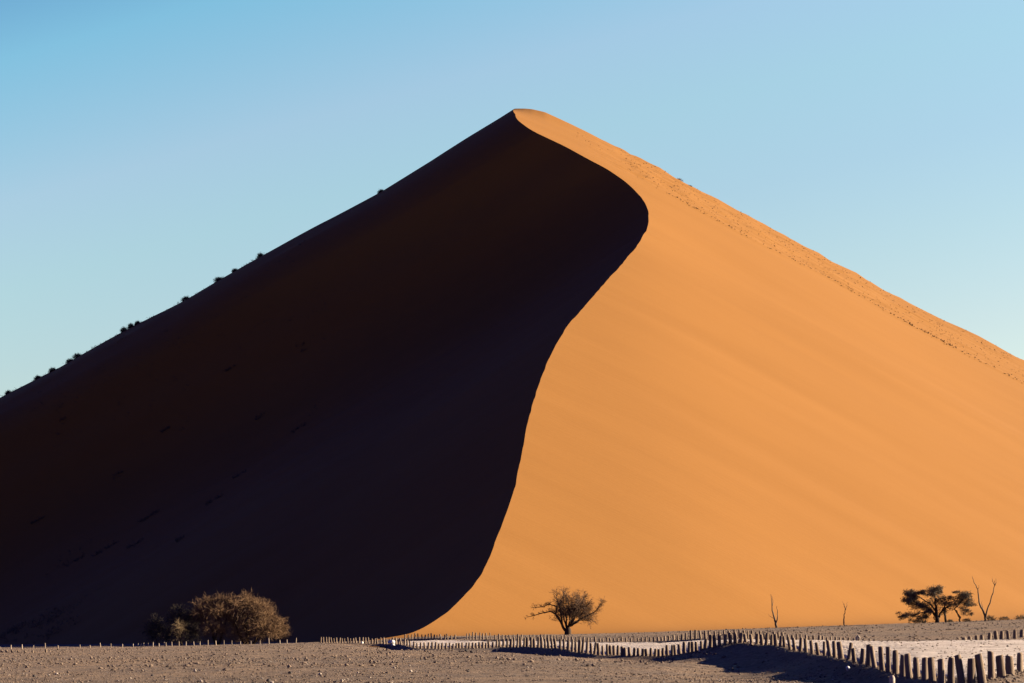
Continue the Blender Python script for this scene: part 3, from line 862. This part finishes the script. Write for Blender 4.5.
snag('V shaped dead tree with two long bare arms right of the acacia', 985.5, 621.0, 288, 727, 425, 7.64,
     [([(727, 432, 0), (725, 400, 0), (714, 350, 0), (690, 300, 0), (684, 240, .1), (682, 185, .1), (655, 135, .1), (642, 85, .1)], .24, .035),
      ([(728, 400, 0), (740, 350, -.1), (765, 290, -.2), (790, 215, -.3), (806, 155, -.3), (802, 120, -.3)], .17, .035),
      ([(806, 155, -.3), (790, 125, -.3), (790, 95, -.3)], .07, .02), ([(806, 160, -.3), (818, 140, -.3), (815, 105, -.3)], .06, .02), ([(712, 340, 0), (708, 300, .2), (712, 268, .3)], .06, .015),
      ([(682, 185, .1), (690, 165, 0), (688, 150, 0)], .05, .015)], 3)

# --- dry trees and shrubs at the left
def twig_dome(mb, c, rx, ry_, rz, n, r_, L=0.8, droop=0.05, lvl=1, r=0.014, shell=0.45):
    for k in range(n):
        while True:
            d = Vector((r_.gauss(0, 1), r_.gauss(0, 1), r_.gauss(0, 1)))
            if d.length > .1: break
        d.normalize()
        if d.z < -0.75: d.z = -d.z
        t = shell + (1 - shell) * r_.random() ** 0.7
        q_ = Vector(c) + Vector((d.x * rx * t, d.y * ry_ * t, d.z * rz * t))
        if q_.z < 0.05: q_.z = 0.05 + r_.random() * 0.3
        dn = d + Vector((r_.gauss(0, .5), r_.gauss(0, .5), r_.gauss(.1, .5)))
        twigs(mb, q_, dn, L * r_.uniform(.6, 1.3), r, lvl, r_, 0.7, droop, 3)

def dry_tree(label, u, v, Y, domes, limbs, seed, mat, cat='tree', name='dry_tree', bark=None, lvl=1, dens=0.62, deep=1.1):
    r_ = random.Random(seed); p = W(u, v, Y); z = gz(p[0], p[1]) - 0.05
    root = empty(name, (p[0], p[1], z)); tag(root, label, cat)
    mpp = Y / F; C = MB(); T = MB()
    cu = (u - 140) * 6.4; cv = (v - 585) * 6.4
    def L(a, b, dy=0): 
        q_ = local(a, b, cu, cv, 6.4, mpp); return Vector((q_[0], dy, q_[1]))
    ext = []
    for (a, b, hw, hh, dy, n) in domes:      # smaller ragged clumps round each dome
        ext.append((a, b + 8, hw * .7, hh * .68, dy, int(n * .8)))
        for _ in range(4):
            an = r_.uniform(-0.4, 3.5); k = r_.uniform(.26, .46)
            ext.append((a + math.cos(an) * hw * .64, b + 8 - math.sin(an) * hh * .58, hw * k, hh * k, dy + r_.gauss(0, 1.0), int(n * .16)))
    for (a, b, hw, hh, dy, n) in ext:
        c = L(a, b, dy); twig_dome(C, c, hw / 6.4 * mpp, hw / 6.4 * mpp * deep, hh / 6.4 * mpp, int(n * dens), r_, lvl=lvl, r=0.026)
    for pts, ra, rb in limbs:
        path = limb_path([L(*q_) for q_ in pts], r_, 0.06); m = len(path)
        T.tube(path, [ra + (rb - ra) * i / (m - 1) for i in range(m)], 7)
    if T.v: T.build('trunk', bark or M_BARK, root)
    C.build('crown', mat, root, smooth=False)
    return root
dry_tree('big sunlit brown dry tree with a dense twiggy dome at lower left', 258, 643.4, 332.5,
  [(700, 130, 70, 70, 0, 420), (640, 190, 80, 90, .5, 420), (770, 160, 75, 75, 0, 450), (820, 220, 70, 75, -.5, 420), (885, 270, 62, 70, .3, 380), (720, 260, 110, 80, -1.0, 520), (800, 290, 90, 65, -1.2, 380), (905, 320, 42, 40, 0, 160), (680, 90, 35, 40, 0, 110), (660, 310, 80, 50, -.8, 280)],
  [([(690, 385, 0), (640, 300, -1.5), (625, 230, -2.6), (645, 195, -2.8), (600, 196, -2.8)], .20, .06), ([(700, 385, 0), (690, 290, -1.5), (690, 225, -2.7), (715, 205, -2.8), (745, 222, -2.8)], .18, .06), ([(660, 200, -2.6), (668, 170, -2.6), (690, 150, -2.4)], .09, .04), ([(710, 385, 0), (790, 290, 0), (860, 250, 0)], .2, .05), ([(690, 385, 0), (680, 250, 0), (700, 120, 0)], .24, .04), ([(700, 385, 0), (660, 200, -1.2), (690, 150, -1.5)], .12, .03)], 31, M_DRY)
dry_tree('brown dry tree with lit top, half in shade left of the big dry tree', 216, 644.2, 332.5,
  [(420, 115, 65, 32, 0, 260), (500, 110, 70, 38, .5, 300), (570, 120, 65, 45, 0, 300), (470, 190, 120, 75, 0, 620), (560, 240, 90, 85, .5, 420), (480, 290, 90, 55, -.8, 360), (390, 210, 60, 70, 0, 240)],
  [([(490, 390, 0), (470, 300, -.4), (440, 230, -.6), (400, 180, -.6)], .2, .04), ([(500, 390, 0), (540, 280, 0), (560, 180, 0)], .2, .04), ([(495, 390, 0), (480, 250, .4), (500, 140, .5)], .16, .03)], 32, M_DRY, deep=0.6)
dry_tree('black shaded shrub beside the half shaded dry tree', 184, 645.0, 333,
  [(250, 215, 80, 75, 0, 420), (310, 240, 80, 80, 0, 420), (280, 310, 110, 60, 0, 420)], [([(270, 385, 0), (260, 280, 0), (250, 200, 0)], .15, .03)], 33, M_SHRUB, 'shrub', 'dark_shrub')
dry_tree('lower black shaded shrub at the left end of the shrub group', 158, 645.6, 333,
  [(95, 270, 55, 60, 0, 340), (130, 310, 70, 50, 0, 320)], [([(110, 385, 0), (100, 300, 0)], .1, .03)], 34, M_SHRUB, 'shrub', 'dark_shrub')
dry_tree('small olive sunlit bush in front of the black shaded shrubs', 181, 643.0, 329,
  [(248, 258, 34, 26, 0, 200), (262, 320, 30, 34, 0, 60)], [([(258, 350, 0), (255, 300, 0), (250, 250, 0)], .06, .02)], 35, M_OLIVE, 'shrub', 'olive_bush')

# --- shrubs by the acacia
def shrub(label, x, y, z, w, h, seed, mat=M_SHRUB, n=150, name='shrub', grp=None, L=None):
    r_ = random.Random(seed); C = MB()
    twig_dome(C, (0, 0, h * 0.45), w / 2 * 0.8, w / 2 * 0.8, h * 0.42, n, r_, L=L or min(w, h) * 0.4, droop=0.02, lvl=1, r=0.03 if n > 300 else 0.018, shell=0.1)
    o = C.build(name, mat, None, (x, y, z), smooth=False)
    return tag(o, label, 'shrub', grp)
for i, (u, v, hw, hh, lab) in enumerate([(967.5, 620.8, 6, 3, 'low dark shrub between the acacia and the V shaped dead tree'),
        (990.5, 620.0, 7, 4.2, 'low dark shrub touching the right foot of the V shaped dead tree'),
        (1004, 619.4, 8, 3, 'low dark shrub second from the right edge on the far plain'),
        (1021, 618.8, 8, 4, 'low dark shrub at the right picture edge on the far plain'),
        (950, 622.0, 5, 2.4, 'tiny dark shrub beneath the middle of the acacia')]):
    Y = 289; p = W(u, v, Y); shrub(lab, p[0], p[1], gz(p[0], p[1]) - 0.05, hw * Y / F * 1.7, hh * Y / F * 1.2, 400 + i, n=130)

# --- shrubs along the left skyline and on the dune
SKY = [(260.5, 254.5, 4.6, 5.0, 'dark shrub on the left dune skyline, highest of the clear silhouettes'),
       (235, 270, 3.6, 2.6, 'small low shrub second highest on the left dune skyline'),
       (219, 279.5, 8, 4.0, 'wide low shrub mid way up the left dune skyline'),
       (186, 299.5, 7, 4.6, 'rounded shrub on the left skyline between the wide shrub and the trio'),
       (124, 331, 4.2, 6.0, 'left and largest shrub of the trio on the left skyline'),
       (131, 327.5, 3.6, 6.0, 'middle shrub of the trio on the left skyline'),
       (137.5, 325, 3.0, 3.6, 'right and smallest shrub of the trio on the left skyline'),
       (78, 357.5, 8, 4.8, 'broad shrub on the left skyline below the trio'),
       (70, 362.5, 5, 3.2, 'low shrub touching the broad shrub on the left skyline'),
       (53, 373.5, 6, 3.8, 'low rounded shrub on the lower left skyline'),
       (38, 382, 4.4, 3.6, 'small shrub near the left edge on the skyline, second lowest'),
       (8.5, 395, 4, 3.4, 'small shrub lowest on the left skyline at the picture edge'),
       (381, 192, 3.2, 2.4, 'tiny shrub high on the left skyline, nearest the summit')]
xs_l = pl[:, 0]
for i, (u, v, hw, hh, lab) in enumerate(SKY):
    p = W(u, v, YP - 0.5)
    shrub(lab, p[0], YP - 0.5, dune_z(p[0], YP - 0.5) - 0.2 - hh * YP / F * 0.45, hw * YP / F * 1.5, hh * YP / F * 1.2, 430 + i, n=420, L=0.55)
for i, (u, v, hw, hh, lab) in enumerate([(679, 179.5, 9, 2.8, 'low dark tussock on the sunlit right skyline below the summit'),
        (690, 185, 5, 1.6, 'small tussock just right of the larger one on the right skyline')]):
    p = W(u, v, YP - 0.5)
    shrub(lab, p[0], YP - 0.5, dune_z(p[0], YP - 0.5) - 0.2 - hh * YP / F * 0.4, hw * YP / F, hh * YP / F * 1.2, 460 + i, M_TUFT, n=200, name='grass_tussock')

# dune grass: far too many tiny tufts to count
def dune_grass():
    r_ = random.Random(71); mb = MB()
    def tuft(x, y, s, k=9):
        z = dune_z(x, y)
        for _ in range(k):
            a = r_.uniform(0, 6.28); l = s * r_.uniform(.5, 1.2)
            b = Vector((x + r_.gauss(0, s * .35), y + r_.gauss(0, s * .35), z - 0.05))
            t = b + Vector((math.cos(a) * l * .5, math.sin(a) * l * .5, l * .8))
            sd = Vector((-math.sin(a), math.cos(a), 0)) * s * .16
            i = len(mb.v); mb.v += [b - sd, b + sd, t + sd * .5, t - sd * .5]; mb.f.append((i, i + 1, i + 2, i + 3))
    for k in range(900):   # the dotted line
        x = 34 + 150 * r_.random() ** 0.9
        dens = vnoise(np.array([x * 0.11]), np.array([0.0]), 73)[0]
        if r_.random() > 0.62 + dens * 0.5: continue
        y = YP - 50 + float(vnoise(np.array([x * 0.05]), np.array([0.0]), 35)[0]) * -3 + r_.gauss(0, 0.9)
        tuft(x, y, r_.uniform(.14, .34) * (1.3 if 92 < x < 112 else 1))
    for k in range(2000):   # scattered between line and skyline
        x = 30 + 160 * r_.random(); y = YP - 49 * r_.random() ** 0.9
        tuft(x, y, r_.uniform(.12, .3), 6)
    for k in range(60):
        x = 18 + 30 * r_.random(); y = YP - 30 * r_.random()
        tuft(x, y, r_.uniform(.12, .3), 6)
    o = mb.build('dune_grass', M_TUFT, smooth=False)
    tag(o, 'line of tiny dry grass tufts below the sunlit right skyline', 'grass', kind='stuff')
dune_grass()
# dark scrub on the lower left flank
def scrub():
    r_ = random.Random(81); C = MB()
    for u, v, n, w_, h_ in [(10, 634, 26, 3, 1.2), (28, 632, 22, 4, 1.0), (45, 622, 26, 4, 1.0), (60, 616, 20, 4, .9), (52, 634, 20, 3, .9), (30, 624, 18, 4, .8), (66, 627, 14, 3, .8), (18, 627, 16, 3, .8), (64, 566, 10, 3, .8), (72, 553, 8, 3, .7)] + [(r_.uniform(5, 330), 0, r_.randint(2, 5), r_.uniform(.6, 2.2), .5) for _ in range(60)]:
        if v == 0: v = 400 - u * 0.5645 + r_.uniform(8, 40 + u * 0.5)
        x, y, z = on_dune(u, v)
        for k in range(n):
            xx = x + r_.gauss(0, w_ * .6); yy = y + r_.gauss(0, w_ * .8); zz = dune_z(xx, yy)
            for j in range(5):
                twigs(C, (xx, yy, zz - .05), (r_.gauss(0, .7), r_.gauss(0, .7), r_.uniform(.3, 1)), h_ * r_.uniform(.4, 1), .02, 1, r_, .7, 0, 3)
    for u, v, ln in [(300, 428, 16), (215, 500, 18), (150, 517, 22), (105, 550, 26), (75, 562, 18), (135, 545, 14), (260, 418, 10), (240, 475, 12), (165, 433, 10), (62, 432, 9), (118, 477, 10), (230, 378, 12), (38, 522, 14), (180, 540, 10), (305, 350, 8)]:
        for k in range(int(ln * 1.6)):
            t = r_.uniform(-.5, .5) * ln
            x, y, z = on_dune(u + t, v - t * 0.6 + r_.gauss(0, .7))
            for j in range(3):
                twigs(C, (x, y, z - .05), (r_.gauss(0, .7), r_.gauss(0, .7), r_.uniform(.2, .8)), r_.uniform(.3, .8), .035, 1, r_, .7, 0, 3)
    for k in range(130):
        u = r_.choice([8, 38, 53, 74, 80, 128, 186, 219, 235, 260, 150, 100]) + r_.gauss(0, 8)
        p = W(u, 396 - u * 0.56, YP - 0.5); x = p[0]; y = YP - r_.uniform(0, 3)
        for j in range(4):
            twigs(C, (x + r_.gauss(0, .4), y, dune_z(x, y) - .1), (r_.gauss(0, .8), r_.gauss(0, .7), r_.uniform(.2, .8)), r_.uniform(.25, .6), .035, 1, r_, .7, 0, 3)
    o = C.build('dune_scrub', M_SHRUB, smooth=False)
    tag(o, 'low dark scrub on the shadowed lower left flank of the dune', 'scrub', kind='stuff')
scrub()

# ------------------------------------------------------------------ light
EL = math.radians(12.5); TH = math.radians(8.0)   # elevation; angle behind the picture plane, sun at the right
sd = Vector((math.cos(TH) * math.cos(EL), math.sin(TH) * math.cos(EL), math.sin(EL)))
sun = bpy.data.lights.new('sun', 'SUN'); sun.energy = 5.0; sun.angle = math.radians(0.5); sun.color = (1.0, 0.83, 0.58)
so = bpy.data.objects.new('sun', sun); COL.objects.link(so)
so.rotation_euler = sd.to_track_quat('Z', 'Y').to_euler(); so.location = (300, 50, 120)

wd = bpy.data.worlds.new('World'); SC.world = wd; wd.use_nodes = True
nt = wd.node_tree; bg = nt.nodes['Background']
sky = N(nt, 'ShaderNodeTexSky', sky_type='NISHITA'); sky.sun_disc = False
sky.sun_elevation = EL; sky.sun_rotation = math.radians(90) - TH
sky.altitude = 600; sky.air_density = 1.0; sky.dust_density = 0.4; sky.ozone_density = 1.5
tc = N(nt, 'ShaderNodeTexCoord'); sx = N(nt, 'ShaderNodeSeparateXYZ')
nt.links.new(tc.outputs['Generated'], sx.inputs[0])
# sky tint: pale sunward, dark blue overhead and behind camera to deepen dune shade
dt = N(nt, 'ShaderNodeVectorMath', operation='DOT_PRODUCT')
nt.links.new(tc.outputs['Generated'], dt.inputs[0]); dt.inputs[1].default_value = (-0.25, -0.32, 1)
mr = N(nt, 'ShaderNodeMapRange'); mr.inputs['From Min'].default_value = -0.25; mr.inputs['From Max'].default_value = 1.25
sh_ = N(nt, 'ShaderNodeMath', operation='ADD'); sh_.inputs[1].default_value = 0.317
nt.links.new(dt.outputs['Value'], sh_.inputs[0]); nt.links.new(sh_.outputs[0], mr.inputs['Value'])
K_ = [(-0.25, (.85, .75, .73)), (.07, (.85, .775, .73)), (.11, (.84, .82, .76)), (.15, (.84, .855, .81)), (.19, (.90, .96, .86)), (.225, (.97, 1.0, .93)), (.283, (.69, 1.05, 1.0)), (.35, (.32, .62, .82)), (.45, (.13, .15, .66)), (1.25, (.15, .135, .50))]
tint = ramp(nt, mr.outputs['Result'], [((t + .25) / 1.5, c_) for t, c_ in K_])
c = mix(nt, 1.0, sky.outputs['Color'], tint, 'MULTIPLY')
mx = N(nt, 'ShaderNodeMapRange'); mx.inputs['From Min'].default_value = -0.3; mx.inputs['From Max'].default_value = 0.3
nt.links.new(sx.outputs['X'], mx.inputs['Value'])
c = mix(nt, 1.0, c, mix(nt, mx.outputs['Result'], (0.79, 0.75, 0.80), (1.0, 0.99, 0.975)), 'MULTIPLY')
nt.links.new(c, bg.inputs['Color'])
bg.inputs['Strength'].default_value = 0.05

# ------------------------------------------------------------------ camera object, view
cd = bpy.data.cameras.new('camera'); co = bpy.data.objects.new('camera', cd); COL.objects.link(co)
cd.sensor_width = 36.0; cd.lens = F * 36.0 / 1024.0; cd.clip_start = 0.5; cd.clip_end = 20000
m = Matrix.Identity(4)
for i in range(3):
    m[i][0] = rgt[i]; m[i][1] = upv[i]; m[i][2] = -fw[i]; m[i][3] = CAM[i]
co.matrix_world = m
SC.camera = co
vs = SC.view_settings
vs.view_transform = 'Standard'; vs.look = 'None'; vs.gamma = 1.0; vs.use_curve_mapping = False
vs.exposure = 2.39
